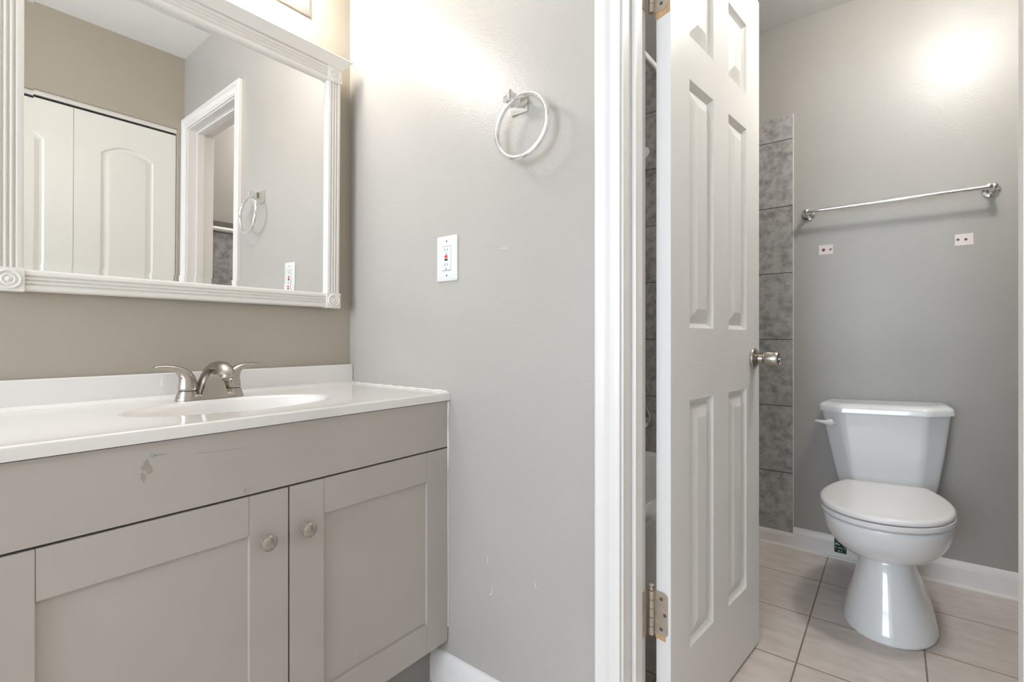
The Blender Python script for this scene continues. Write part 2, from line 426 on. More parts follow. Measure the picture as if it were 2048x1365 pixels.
LB().prism([(-.0012, .002, 1.712), (-.0012, .036, 1.705), (-.0012, .042, 1.83), (-.0012, .001, 1.83)], (.0009, 0, 0)).obj('chipped_wood', M['wood'], h2, label='bare wood chip around the upper hinge')
for z0, z1 in ((.286, .388), (1.722, 1.824)):
    hj.box(JL, JL + .0025, YB2 - .030, YB2 + .002, z0, z1, .0008)
struct(hj, 'trim_8', M['hinge'])

# ------------------------------------------------------------------ closet: two visible bifold leaves and their track
def arch_outline(u0, u1, v0, v1, rise, n=16):
    pts = [(u0, v0), (u1, v0)]
    if not rise: return pts + [(u1, v1), (u0, v1)]
    for k in range(n + 1):
        t = k / n; u = u1 + (u0 - u1) * t
        # shallow arch with small shoulders
        a = 4 * t * (1 - t)
        pts.append((u, v1 + rise * a))
    return pts
def inset(pts, d):
    out = []; n = len(pts)
    cx = sum(p[0] for p in pts) / n
    for i, p in enumerate(pts):
        a, b_, c = Vector(pts[i - 1]), Vector(p), Vector(pts[(i + 1) % n])
        e1, e2 = (b_ - a).normalized(), (c - b_).normalized()
        n1, n2 = Vector((-e1.y, e1.x)), Vector((-e2.y, e2.x))
        m_ = (n1 + n2); m_ = m_ / max(.35, m_.length_squared) * 2 if m_.length else n1
        q = b_ + m_ * d
        out.append((q.x, q.y))
    return out
def closet_leaf(name, y0, y1):
    """leaf in the plane of the closet wall, seen from -X side"""
    t = thing(name, (XR + .02, y0, 0), kind='structure')
    b = B(); b.weld = True; xf = XR + .02; T = .030
    w = y1 - y0
    def face_panel(v0, v1, rise):
        o = arch_outline(y0 + .10, y1 - .10, v0, v1, rise)
        prev = [b.bm.verts.new((xf, *p)) for p in o]
        base = prev
        for d, dep in ((.008, .006), (.016, .006), (.034, .001)):
            ring = [b.bm.verts.new((xf + dep, *p)) for p in inset(o, d)]
            n = len(ring)
            for k in range(n): b.bm.faces.new((prev[k], prev[(k + 1) % n], ring[(k + 1) % n], ring[k]))
            prev = ring
        b.bm.faces.new(prev)
        return o, base
    zb, zt, zm = .012, 2.022, .95
    for v0, v1, rise, lo, hi in ((.20, .80, 0.0, zb, zm), (1.02, 1.845, .045, zm, zt)):
        o, base = face_panel(v0, v1, rise)
        n = len(o)
        outer = [b.bm.verts.new((xf, y0, lo)), b.bm.verts.new((xf, y1, lo))]
        for p in o[2:]:
            f = (p[0] - (y0 + .10)) / (w - .20)
            outer.append(b.bm.verts.new((xf, y0 + f * w, hi)))
        for k in range(n):
            b.bm.faces.new((outer[k], outer[(k + 1) % n], base[(k + 1) % n], base[k]))
    b.box(xf + .0005 + .007, xf + T, y0, y1, zb, zt)
    for q in (((y0, zb), (y1, zb)), ((y1, zb), (y1, zt)), ((y1, zt), (y0, zt)), ((y0, zt), (y0, zb))):
        (a, c), (d, e) = q
        b.bm.faces.new([b.bm.verts.new(p) for p in ((xf, a, c), (xf, d, e), (xf + T, d, e), (xf + T, a, c))])
    b.obj('closet_leaf', M['closet'], t, smooth=8)
for i, (y0, y1) in enumerate(((.5172, .9325), (.1012, .5158), (-.3148, .0998), (-.730, -.3162))):
    closet_leaf('door_%d' % (i + 2), y0, y1)
struct(B().box(XR + .018, XR + .052, YC0, YC1, 2.034, 2.055, .001), 'trim_9', M['trim'])
struct(B().box(XR + .030, XR + .045, YC0, YC1 - .01, 2.0225, 2.0345), 'trim_10', M['dark'])

# ------------------------------------------------------------------ vanity cabinet
XC = -0.975
VY0, VY1 = 0.055, 0.963
van = thing('vanity_cabinet', (-1.2, .51, 0), 'grey painted two-door bathroom vanity cabinet under the white sink top', 'cabinet')
B().box(XA + .002, XC - .020, VY0, VY0 + .016, .131, .797).box(XA + .002, XC - .020, VY1 - .016, VY1, .131, .797).box(XA + .002, XC - .020, VY0 + .016, VY1 - .016, .131, .147).box(XC - .040, XC - .020, VY0 + .016, VY1 - .016, .66, .676).box(XC - .030, XC - .0205, VY0 + .016, VY1 - .016, .676, .797).box(XC - .040, XC - .0205, .494, .526, .147, .66).obj('cabinet_body', M['gap'], van, label='dark inside edge of the cabinet body')
B().box(XA + .01, -1.036, VY0 + .01, VY1, 0, .131, .001).obj('toe_kick', M['toe'], van)
ff = B().box(XC - .0195, XC, VY0, VY1, .6695, .796, .0012)
front = ff.obj('drawer_front', M['cab'], van, label='plain grey false drawer front with scuff marks')
# side panel towards the room
B().box(XA + .002, XC - .0005, VY0 - .016, VY0 - .0005, 0.0, .797, .001).obj('side_panel', M['cab'], van)
def shaker(y0, y1, knob_y):
    z0, z1 = .1315, .6655; sw = .0765; x0, x1 = XC - .0192, XC; g_ = .0004; bv = .0012
    d = B()
    d.box(x0, x1, y0, y0 + sw, z0, z1, bv).box(x0, x1, y1 - sw, y1, z0, z1, bv)
    d.box(x0, x1 - .0003, y0 + sw + g_, y1 - sw - g_, z1 - sw, z1, bv).box(x0, x1 - .0003, y0 + sw + g_, y1 - sw - g_, z0, z0 + .078, bv)
    d.box(x0 + .002, x1 - .0075, y0 + sw - .004, y1 - sw + .004, z0 + .07, z1 - sw + .006)
    do = d.obj('cabinet_door', M['cab'], van)
    kz = .571
    B().lathe([(.0001, 0), (.0098, 0), (.0102, .0015), (.0085, .0025), (.0062, .004), (.0058, .0095), (.008, .0125), (.0145, .0150), (.0158, .0170), (.0156, .0190), (.012, .0222), (.006, .0238), (.0001, .0242)], (XC, knob_y, kz), (1, 0, 0), 36).obj('knob', M['nickel'], do)
    return do
d1 = shaker(.058, .5085, .462)
d2 = shaker(.5118, .9625, .5455)
# grime line in the right door's lower rail, marks on the false front
def blob(b, x, y, z, ry, rz, n=14, jit=.35, t=.0004):
    pts = []
    for k in range(n):
        a = 2 * math.pi * k / n; f = 1 + random.uniform(-jit, jit)
        pts.append((x, y + ry * f * math.cos(a), z + rz * f * math.sin(a)))
    b.prism(pts, (t, 0, 0))
gb = B()
for k in range(34):
    y = .622 + k * .0078
    blob(gb, XC - .0074, y, .2093, .0046, .0008 + .0006 * random.random(), 8, .4)
gb.obj('grime_line', M['stain'], d2, label='brown grime along the lower panel edge')
for ry, rz, y, z, j in ((.0022, .004, .424, .680, .3), (.006, .010, .268, .757, .45), (.003, .008, .263, .741, .4)):
    mb = B(); blob(mb, XC, y, z, ry, rz, 14, j)
    mb.obj('scuff_mark', M['stain'], front, label='brown scuff on the false drawer front')
mb = B()
mb.tube([(XC, .343, .7652), (XC, .36, .7648), (XC, .39, .7622), (XC, .416, .7612), (XC, .4185, .763)], [.0006, .0003, .0003, .0005, .0008], 6)
mb.obj('scratch', M['stain'], front, label='thin brown scratch on the false drawer front')
tb = B(); tb.tube([(XC, .273, .775), (XC, .277, .7745), (XC, .281, .774), (XC, .298, .7732)], [.0012, .0026, .0010, .0003], 8)
tb.obj('scuff_mark', M['teal'], front, label='pale teal smear on the false drawer front')

# ------------------------------------------------------------------ vanity top with moulded basin and backsplash
top = thing('washbasin', (-1.2, .51, .80), 'glossy white one-piece vanity top with moulded oval sink and backsplash', 'sink')
tb = B()
x0, x1, y0, y1, zt, zb = XA + .0005, -0.967, .048, .9645, .820, .7985
bx, by, ax_, ay_ = -1.185, .500, .118, .195
nx, ny = 90, 150
def ztop(x, y):
    r = math.hypot((x - bx) / ax_, (y - by) / ay_)
    z = zt
    if r < 1.12:
        s_ = (1.12 - r) / 1.12
        z -= .125 * (1 - (1 - min(1, s_ * 1.02)) ** 2.6) * min(1, s_ / .16) ** 1.1
    # little cove where the deck meets the splash
    d = x - (XA + .020)
    if d < .012: z += .010 * (1 - max(0, d) / .012) ** 2
    return z
xs = [x0 + (x1 - .004 - x0) * i / nx for i in range(nx + 1)]; ys = [y0 + (y1 - y0) * j / ny for j in range(ny + 1)]
V = [[tb.bm.verts.new((x, y, ztop(x, y))) for y in ys] for x in xs]
for dx, dz in ((.0022, .0006), (.0035, .002), (.004, .005), (.004, .0215)):
    V.append([tb.bm.verts.new((x1 - .004 + dx, y, zt - dz)) for y in ys])
NT = len(V)
for x in reversed(xs): V.append([tb.bm.verts.new((x, y, min(zb, ztop(x, y) - .0205) if x < x1 - .006 else zb)) for y in ys])
for a, b_ in zip(V, V[1:] + V[:1]):
    for j in range(ny): tb.bm.faces.new((a[j], a[j + 1], b_[j + 1], b_[j]))
for jj in (0, ny):
    for i in range(nx): tb.bm.faces.new((V[i][jj], V[i + 1][jj], V[-2 - i][jj], V[-1 - i][jj]))
    tb.bm.faces.new([V[i][jj] for i in range(nx, NT + 1)])
tb.obj('countertop', M['marble'], top, smooth=50)
B().box(XA + .0005, XA + .0195, .048, .9645, .816, .884, .004, 3).obj('backsplash', M['marble'], top)
B().lathe([(.0001, 0), (.021, 0), (.022, .002), (.018, .003), (.0001, .002)], (bx, by, .6995), (0, 0, 1), 24).obj('drain', M['nickel'], top)
cb = B()
for k in range(30):
    xx = XA + .03 + k * .0145
    cb.tube([(xx, YB - .001, zt + .002 + .0006 * math.sin(k * 2.1)), (xx + .0146, YB - .001, zt + .002 + .0006 * math.sin((k + 1) * 2.1))], .0028 + .0007 * math.sin(k * 1.7), 8)
cb.obj('caulk_bead', M['caulk'], top, label='white caulk where the top meets the wall')
cb = B()
cb.tube([(XC + .0005, YB - .0015, .7955), (XC + .002, YB - .0015, .79), (XC - .001, YB - .0015, .75), (XC + .001, YB - .0015, .676), (XC - .001, YB - .0015, .60), (XC, YB - .0015, .50), (XC, YB - .0015, .42), (XC + .0005, YB - .0015, .30), (XC, YB - .0015, .17)], [.0025, .0028, .0022, .0030, .0014, .0013, .0012, .0011, .0012], 8)
cb.obj('caulk_bead', M['caulk'], van, label='white caulk where the cabinet meets the wall')

# ------------------------------------------------------------------ faucet
FX, FY, FZ = -1.352, .505, .8205
fa = thing('faucet', (FX, FY, FZ), 'brushed nickel two-handle centerset faucet standing behind the sink', 'faucet')
HB = .0495
b = B()
def stadium(z, r, half, n=20):
    pts = []
    for k in range(n + 1): a = math.pi * k / n; pts.append((FX + r * math.cos(a), FY + half + r * math.sin(a), z))
    for k in range(n + 1): a = math.pi + math.pi * k / n; pts.append((FX + r * math.cos(a), FY - half + r * math.sin(a), z))
    return pts
b.loft([stadium(FZ, .0268, HB), stadium(FZ + .002, .0272, HB), stadium(FZ + .006, .0262, HB), stadium(FZ + .011, .0235, HB), stadium(FZ + .014, .018, HB)])
for s_ in (-1, 1):
    b.lathe([(.0266, .004), (.0250, .010), (.0222, .0185), (.0212, .0215), (.019, .0222)], (FX, FY + s_ * HB, FZ), (0, 0, 1), 32)
b.obj('faucet_base', M['nickel'], fa)
# handles: bell body swooping into a lever
for s_ in (-1, 1):
    hy = FY + s_ * HB
    pth = [(0, .0230), (0, .0262), (0, .030), (.0005, .040), (.002, .050), (.006, .060), (.013, .0685), (.022, .0742), (.034, .0785), (.048, .0805), (.060, .081), (.068, .0805), (.0705, .080)]
    rad = [(.0196, .0196), (.0213, .0213), (.0211, .0211), (.0196, .0196), (.0178, .0176), (.0158, .0152), (.0136, .0118), (.0118, .0088), (.0104, .0066), (.0100, .0054), (.0098, .0044), (.0080, .0034), (.003, .0012)]
    hb = B().tube([(FX - .10 * p, hy + s_ * p, FZ + z) for p, z in pth], [(r0, r1) for r0, r1 in rad], 24, up=Vector((1, 0, 0)))
    ho = hb.obj('faucet_handle', M['nickel'], fa)
    if s_ < 0:
        B().lathe([(.0001, -.002), (.0030, -.002), (.0024, .0006), (.0001, .0010)], (FX + .009, hy - .0165, FZ + .0535), (.55, -.83, 0), 12).obj('hot_dot', M['red'], ho)
# spout: arch rising from the middle and curling towards the bowl, flat panel under it
pth = [(-.006, .008), (-.005, .025), (-.002, .042), (.005, .057), (.017, .0695), (.034, .078), (.052, .081), (.070, .0795), (.084, .0745), (.093, .067), (.097, .060)]
rad = [(.024, .043), (.022, .0350), (.020, .0280), (.0175, .0235), (.0155, .0205), (.0140, .0190), (.0130, .0185), (.0130, .0185), (.0135, .0183), (.0142, .0180), (.0145, .0178)]
B().tube([(FX + x, FY, FZ + z) for x, z in pth], rad, 28, up=Vector((1, 0, 0))).obj('spout', M['nickel'], fa)
B().lathe([(.0145, -.003), (.0148, .0060), (.0128, .0066), (.0120, .0035)], (FX + .0975, FY, FZ + .0590), (.40, 0, -.92), 24).obj('aerator', M['nickel'], fa)
pn = B()
pn.loft([[(FX + xf_, FY - h_, FZ + z_), (FX + xf_, FY + h_, FZ + z_), (FX + xb_, FY + h_ * .9, FZ + z_), (FX + xb_, FY - h_ * .9, FZ + z_)]
         for xf_, xb_, h_, z_ in ((.0280, .004, .0325, .001), (.0275, .004, .0275, .018), (.0275, .004, .0225, .036), (.0285, .006, .0170, .052), (.0310, .010, .0120, .062), (.0360, .018, .0075, .069))])
pn.obj('front_panel', M['nickel'], fa)
B().lathe([(.0001, 0), (.0025, 0), (.0025, .042), (.005, .044), (.0055, .049), (.003, .053), (.0001, .0535)], (FX - .0225, FY, FZ + .010), (0, 0, 1), 14).obj('lift_rod', M['nickel'], fa)

# ------------------------------------------------------------------ framed mirror
mir = thing('wall_mirror', (XA, .52, 1.066), 'rectangular wall mirror in a fluted cream frame with corner rosettes and crown', 'mirror', rot=(0, math.radians(0.70), math.radians(-0.66)))
FY0, FY1, FZ0 = .131, .9025, 1.066
SW = .0485                        # frame width
GZ1 = 1.781                       # lower edge of the top corner blocks
CZ = 1.826                        # underside of the crown
XF = XA + .030                    # face of the frame
def fluted(b, y0, y1, z0, z1, vertical):
    """profile across the width: rounded edge, grooves"""
    w = (y1 - y0) if vertical else (z1 - z0)
    prof = [(0, XA + .001), (0, XF - .006), (.003, XF - .001), (.007, XF)]
    ng = 3; m_ = .010; gw = (w - 2 * m_) / ng
    for i in range(ng):
        a = m_ + i * gw
        for k in range(9):
            t = k / 8
            prof.append((a + gw * (.12 + .76 * t), XF - .0046 * math.sin(math.pi * t)))
    prof += [(w - .007, XF), (w - .003, XF - .001), (w, XF - .006), (w, XA + .001)]
    if vertical: b.prism([(x, y0 + a, z0) for a, x in prof], (0, 0, z1 - z0))
    else: b.prism([(x, y0, z0 + a) for a, x in prof], (0, y1 - y0, 0))
for y0 in (FY0 + .001, FY1 - SW + .001):
    b = B(); fluted(b, y0, y0 + SW - .002, FZ0 + SW - .001, GZ1, True); b.obj('side_rail', M['frame'], mir, smooth=30)
b = B(); fluted(b, FY0 + SW, FY1 - SW, FZ0 + .002, FZ0 + SW - .002, False); b.obj('bottom_rail', M['frame'], mir, smooth=30)
b = B(); fluted(b, FY0 + SW, FY1 - SW, GZ1 - .002, CZ + .002, False); b.obj('top_rail', M['frame'], mir, smooth=30)
for y0 in (FY0, FY1 - SW):
    for z0 in (FZ0, GZ1 - .001):
        b = B().box(XA + .001, XF + .003, y0, y0 + SW, z0, z0 + SW, .002)
        c = (XF + .0028, y0 + SW / 2, z0 + SW / 2)
        b.lathe([(.0001, -.001), (.0205, -.001), (.0205, .0005), (.0190, .0026), (.0170, .0028), (.0155, .0008), (.0130, .0004), (.0115, .0020), (.0095, .0024), (.0078, .0008), (.0055, .0010), (.0030, .0030), (.0001, .0034)], c, (1, 0, 0), 40)
        b.obj('corner_rosette', M['frame'], mir, smooth=40)
b = B()
crp = [(.001, 0), (.035, 0), (.036, .002), (.055, .022), (.058, .023), (.058, .028), (.001, .028)]   # (out from wall, up)
rings = []
for o_, u_ in crp:
    e = max(0, o_ - .034)
    rings.append((o_, u_, e))
L_ = [[(XA + o_, FY0 - e, CZ + u_) for o_, u_, e in rings], [(XA + o_, FY1 + e, CZ + u_) for o_, u_, e in rings]]
b.loft(L_); b.obj('crown', M['frame'], mir, smooth=20)
# glass with a ground bevel; it sits slightly askew in the frame
b = B()
gy0, gy1, gz0, gz1, bw = FY0 + SW - .006, FY1 - SW + .006, FZ0 + SW - .006, GZ1 + .008, .020
cy = (gy0 + gy1) / 2
sk = 0
def gx(y, d): return XA + .0145 + (y - cy) * sk - d
o4 = [(gy0, gz0), (gy1, gz0), (gy1, gz1), (gy0, gz1)]
i4 = [(gy0 + bw, gz0 + bw), (gy1 - bw, gz0 + bw), (gy1 - bw, gz1 - bw), (gy0 + bw, gz1 - bw)]
vo = [b.bm.verts.new((gx(y, -.0008), y, z)) for y, z in o4]; vi = [b.bm.verts.new((gx(y, 0), y, z)) for y, z in i4]
vb = [b.bm.verts.new((gx(y, .004), y, z)) for y, z in o4]
for k in range(4):
    j = (k + 1) % 4
    b.bm.faces.new((vo[k], vo[j], vi[j], vi[k])); b.bm.faces.new((vb[k], vb[j], vo[j], vo[k]))
b.bm.faces.new(vi); b.bm.faces.new(vb[::-1])
b.obj('mirror_glass', M['mirror'], mir, smooth=0)
b = B()
for q in ((FY0 + .01, FY1 - .01, FZ0 + .01, CZ),): b.box(XA + .0005, XA + .006, *q)
b.obj('backing_board', M['dark'], mir)
mir.location.x += .006

# ------------------------------------------------------------------ vanity light bar above the mirror
LZ0, LZ1, LY0, LY1 = 1.974, 2.105, .130, .823
vl = thing('vanity_light', (XA, .465, LZ0), 'off-white vanity light bar above the mirror', 'lamp')
xp = XA + .020
b = B()
b.loft([[(XA + .001, LY0, LZ0), (XA + .001, LY1, LZ0), (XA + .001, LY1, LZ1), (XA + .001, LY0, LZ1)],
        [(xp - .014, LY0, LZ0), (xp - .014, LY1, LZ0), (xp - .014, LY1, LZ1), (xp - .014, LY0, LZ1)],
        [(xp - .010, LY0 + .003, LZ0 + .003), (xp - .010, LY1 - .003, LZ0 + .003), (xp - .010, LY1 - .003, LZ1 - .003), (xp - .010, LY0 + .003, LZ1 - .003)],
        [(xp, LY0 + .016, LZ0 + .016), (xp, LY1 - .016, LZ0 + .016), (xp, LY1 - .016, LZ1 - .016), (xp, LY0 + .016, LZ1 - .016)]])
b.obj('light_bar', M['ltbar'], vl, smooth=25)
for k in range(4):
    yb = LY0 + .085 + k * (LY1 - LY0 - .17) / 3; zb_ = 2.046
    so = B().lathe([(.0001, 0), (.026, 0), (.026, .008), (.018, .012), (.016, .03)], (xp - .001, yb, zb_), (1, 0, 0), 24).obj('socket', M['chrome'], vl)
    n = 12
    pr = [(.014, .022), (.018, .028)] + [(.047 * math.sin(math.pi * (.14 + .86 * t / n)), .075 - .047 * math.cos(math.pi * (.14 + .86 * t / n))) for t in range(n + 1)]
    B().lathe(pr, (xp - .001, yb, zb_), (1, 0, 0), 28).obj('bulb', M['bulb'], vl)

# ------------------------------------------------------------------ ceiling light in the toilet room
cl = thing('ceiling_light', (.25, 1.82, ZC), 'round white ceiling light above the toilet room floor', 'lamp')
B().lathe([(.0001, 0), (.070, 0), (.074, .006), (.070, .020), (.050, .030), (.0001, .030)], (.25, 1.82, ZC), (0, 0, -1), 40).obj('light_base', M['plastic'], cl)
B().lathe([(.042, .026), (.066, .034), (.086, .052), (.094, .076), (.090, .102), (.075, .124), (.050, .139), (.025, .146), (.0001, .148)], (.25, 1.82, ZC), (0, 0, -1), 40).obj('glass_globe', M['dome'], cl)

# ------------------------------------------------------------------ towel ring
tr = thing('towel_ring', (-.728, YB, 1.545), 'chrome towel ring on the wall above the electrical outlet', 'towel ring')
px_, pz_ = -.726, 1.548
b = B()
def sq(r, y, ry=None): return [(px_ - r, y, pz_ - r), (px_ + r, y, pz_ - r), (px_ + r, y, pz_ + r), (px_ - r, y, pz_ + r)]
b.loft([sq(.0245, YB - .0005), sq(.0250, YB - .004), sq(.0215, YB - .0085), sq(.0135, YB - .018), sq(.0105, YB - .030), sq(.0100, YB - .040), sq(.0118, YB - .0500), sq(.0125, YB - .0530), sq(.0100, YB - .0560), sq(.0030, YB - .0580)])
b.obj('wall_post', M['chrome'], tr, smooth=20)
rc = Vector((-.690, YB - .047, 1.470)); R_ = .0745
b = B()
b.tube([rc + Vector((R_ * math.cos(t), (R_ * math.sin(t) + R_) * .05, R_ * math.sin(t))) for t in [2 * math.pi * k / 72 for k in range(72)]], .0060, 14, closed=True)
b.obj('ring', M['chrome'], tr)

# ------------------------------------------------------------------ outlet
ou = thing('electrical_outlet', (-.9765, YB, 1.128), 'white wall outlet plate with red and black test buttons', 'outlet')
ox0, ox1, oz0, oz1 = -1.0165, -.9370, 1.1285, 1.2545
b = B()
def orr(i, y):
    r = max(.0015, .0045 - i * .3); out = []
    for cx3, cz3, a0 in ((ox1 - i - r, oz1 - i - r, 0), (ox0 + i + r, oz1 - i - r, 90), (ox0 + i + r, oz0 + i + r, 180), (ox1 - i - r, oz0 + i + r, 270)):
        for k in range(6): t = math.radians(a0 + 18 * k); out.append((cx3 + r * math.cos(t), y, cz3 + r * math.sin(t)))
    return out
b.loft([orr(0, YB - .0003), orr(0, YB - .0028), orr(.0012, YB - .0042), orr(.007, YB - .0056), orr(.014, YB - .0060)])
b.obj('cover_plate', M['plastic'], ou, smooth=30)
cx_, cz_ = -.9765, 1.1915
B().box(cx_ - .0172, cx_ + .0172, YB - .0062, YB - .0045, cz_ - .0340, cz_ + .0340).obj('opening_shadow', M['slot'], ou, label='thin grey gap around the receptacle')
rec = B().box(cx_ - .0163, cx_ + .0172, YB - .0072, YB - .0048, cz_ - .0330, cz_ + .0330, .0006).obj('receptacle', M['plastic'], ou)
yf = YB - .0078
B().box(cx_ - .0062, cx_ + .0052, yf, yf + .002, cz_ + .0015, cz_ + .0085, .0003).obj('reset_button', M['red'], rec, label='red button')
B().box(cx_ - .0062, cx_ + .0052, yf, yf + .002, cz_ - .0068, cz_ - .0008, .0003).obj('test_button', M['black'], rec, label='black button')
for zz in (cz_ + .0235, cz_ - .0175):
    sl = B()
    sl.box(cx_ - .0062, cx_ - .0046, yf + .0003, yf + .002, zz - .004, zz + .004).box(cx_ + .0038, cx_ + .0054, yf + .0003, yf + .002, zz - .0032, zz + .0038)
    sl.lathe([(.0001, 0), (.0022, 0), (.0001, .0002)], (cx_ - .0004, yf + .0006, zz - .0118), (0, -1, 0), 10)
    sl.obj('socket_slots', M['slot'], rec)
for zz in (cz_ + .0475, cz_ - .0475):
    B().lathe([(.0001, 0), (.0028, 0), (.0022, .0006), (.0001, .0008)], (cx_, YB - .0058, zz), (0, -1, 0), 14).obj('screw', M['slot'], ou)

# ------------------------------------------------------------------ toilet
TX = -.011
toi = thing('toilet', (TX, 2.2, 0), 'white two-piece toilet with closed lid against the grey wall', 'toilet', rot=(0, math.radians(-1.9), 0))
def TR(z, xw, yf, yb, cy=None, e=2.2, n=56):
    cy = (yf + yb) / 2 if cy is None else cy
    return superring(TX, cy, z, xw, cy - yf, yb - cy, n, e)
b = B()
b.loft([TR(.0, .130, 1.945, 2.47, 2.14), TR(.006, .132, 1.943, 2.472, 2.14), TR(.030, .127, 1.950, 2.465, 2.14), TR(.075, .116, 1.966, 2.455, 2.14), TR(.13, .097, 1.986, 2.45, 2.13),
 TR(.18, .083, 2.004, 2.45, 2.12), TR(.223, .0735, 2.022, 2.45, 2.12), TR(.229, .0725, 2.024, 2.45, 2.12), TR(.234, .076, 2.016, 2.45, 2.12), TR(.243, .098, 1.985, 2.455, 2.12), TR(.258, .127, 1.945, 2.455, 2.12), TR(.280, .149, 1.916, 2.46, 2.12),
        TR(.31, .167, 1.890, 2.46, 2.12), TR(.335, .177, 1.877, 2.46, 2.12), TR(.362, .1815, 1.869, 2.46, 2.12, 2.3), TR(.376, .1825, 1.868, 2.46, 2.12, 2.3), TR(.382, .178, 1.872, 2.456, 2.12, 2.3), TR(.383, .150, 1.90, 2.44, 2.12, 2.3)])
b.obj('bowl', M['ceramic'], toi, smooth=60)
def seat_ring(z, g_, e=2.15):
    """rounded front, straight cut back"""
    out = []
    n = 64; cy = 2.09
    for k in range(n):
        t = 2 * math.pi * k / n; c, s_ = math.cos(t), math.sin(t)
        q = e if s_ < 0 else 1.75
        x = (.1845 - g_) * math.copysign(abs(c) ** (2 / q), c)
        y = cy + ((.235 - g_) if s_ < 0 else (.335 - g_)) * math.copysign(abs(s_) ** (2 / q), s_)
        y = min(y, 2.318 - g_)
        out.append((TX + x, y, z))
    return out
b = B(); b.loft([seat_ring(.3845, .009), seat_ring(.3875, .002), seat_ring(.3935, 0), seat_ring(.4035, .001), seat_ring(.4055, .005)]); b.obj('seat', M['seat'], toi, smooth=50)
b = B(); b.loft([seat_ring(.4075, .006), seat_ring(.4090, .002), seat_ring(.415, .0015), seat_ring(.4205, .003), seat_ring(.4245, .008), seat_ring(.4265, .018), seat_ring(.4275, .05), seat_ring(.428, .10)])
b.obj('lid', M['seat'], toi, smooth=50)
for s_ in (-1, 1):
    B().tube([(TX + s_ * .058, 2.335, .404), (TX + s_ * .100, 2.335, .404)], .011, 14).box(TX + s_ * .079 - .016, TX + s_ * .079 + .016, 2.315, 2.360, .386, .404, .004).obj('seat_hinge', M['seat'], toi)
def tank_ring(z, w, yf, yb, ch, cd, r=.016):
    """chamfered front corners, all corners rounded"""
    poly = [(-w, yb), (-w, yf + cd), (-w + ch, yf), (w - ch, yf), (w, yf + cd), (w, yb)]
    out = []
    n = len(poly)
    for i, p in enumerate(poly):
        a, p_, c = Vector(poly[i - 1]), Vector(p), Vector(poly[(i + 1) % n])
        d1_, d2_ = (a - p_).normalized(), (c - p_).normalized()
        q0, q1 = p_ + d1_ * r, p_ + d2_ * r
        for k in range(7):
            t = k / 6
            q = q0 * (1 - t) ** 2 + p_ * 2 * t * (1 - t) + q1 * t * t
            out.append((TX + q.x, q.y, z))
    return out
YK2 = 2.572
b = B()
b.loft([tank_ring(.352, .128, 2.445, YK2 - .012, .05, .04, .012), tank_ring(.356, .145, 2.435, YK2 - .004, .055, .045), tank_ring(.372, .157, 2.424, YK2, .058, .050), tank_ring(.40, .164, 2.418, YK2, .060, .052),
        tank_ring(.53, .186, 2.400, YK2, .066, .058), tank_ring(.672, .206, 2.384, YK2, .072, .064)])
tank = b.obj('tank', M['ceramic'], toi, smooth=45)
b = B()
b.loft([tank_ring(.6725, .212, 2.377, YK2 + .004, .074, .066), tank_ring(.674, .2165, 2.371, YK2 + .006, .075, .068), tank_ring(.690, .2160, 2.3715, YK2 + .006, .075, .068), tank_ring(.698, .2130, 2.3755, YK2 + .005, .074, .067),
        tank_ring(.7045, .2060, 2.384, YK2 + .002, .072, .064), tank_ring(.709, .196, 2.394, YK2 - .004, .068, .06), tank_ring(.7105, .180, 2.41, YK2 - .015, .06, .055)])
b.obj('tank_lid', M['ceramic'], toi, smooth=45)
b = B()
hx, hy_, hz = TX - .172, 2.402, .628
b.lathe([(.0001, -.012), (.015, -.012), (.0165, 0), (.0165, .007), (.0135, .014), (.0075, .017), (.0001, .0176)], (hx, hy_, hz), (-.62, -.78, 0), 24)
b.tube([(hx - .007, hy_ - .009, hz), (hx - .020, hy_ - .012, hz + .002), (hx - .036, hy_ - .006, hz + .003), (hx - .050, hy_ + .004, hz + .003), (hx - .054, hy_ + .008, hz + .003)], [.011, .0085, .0065, .0068, .0035], 14)
b.obj('flush_lever', M['plastic'], toi)

# ------------------------------------------------------------------ towel bar over the toilet
bz = 1.536; bx0, bx1 = -.300, .291
bar = thing('towel_bar', (0, YT, bz), 'long chrome towel bar on the grey wall above the toilet', 'towel bar')
B().tube([(bx0, YT - .066, bz - .003), (bx1, YT - .066, bz - .003)], .0078, 18).obj('bar', M['chrome'], bar)
for xx in (bx0 - .004, bx1 + .004):
    B().lathe([(.0001, .0003), (.0265, .0003), (.0275, .003), (.0255, .007), (.018, .010), (.0185, .013), (.0165, .017), (.0105, .022), (.0085, .034), (.0088, .050), (.0130, .058), (.0145, .066), (.0130, .074), (.008, .0790), (.0001, .0805)], (xx, YT, bz - .003), (0, -1, 0), 32).obj('wall_post', M['chrome'], bar)

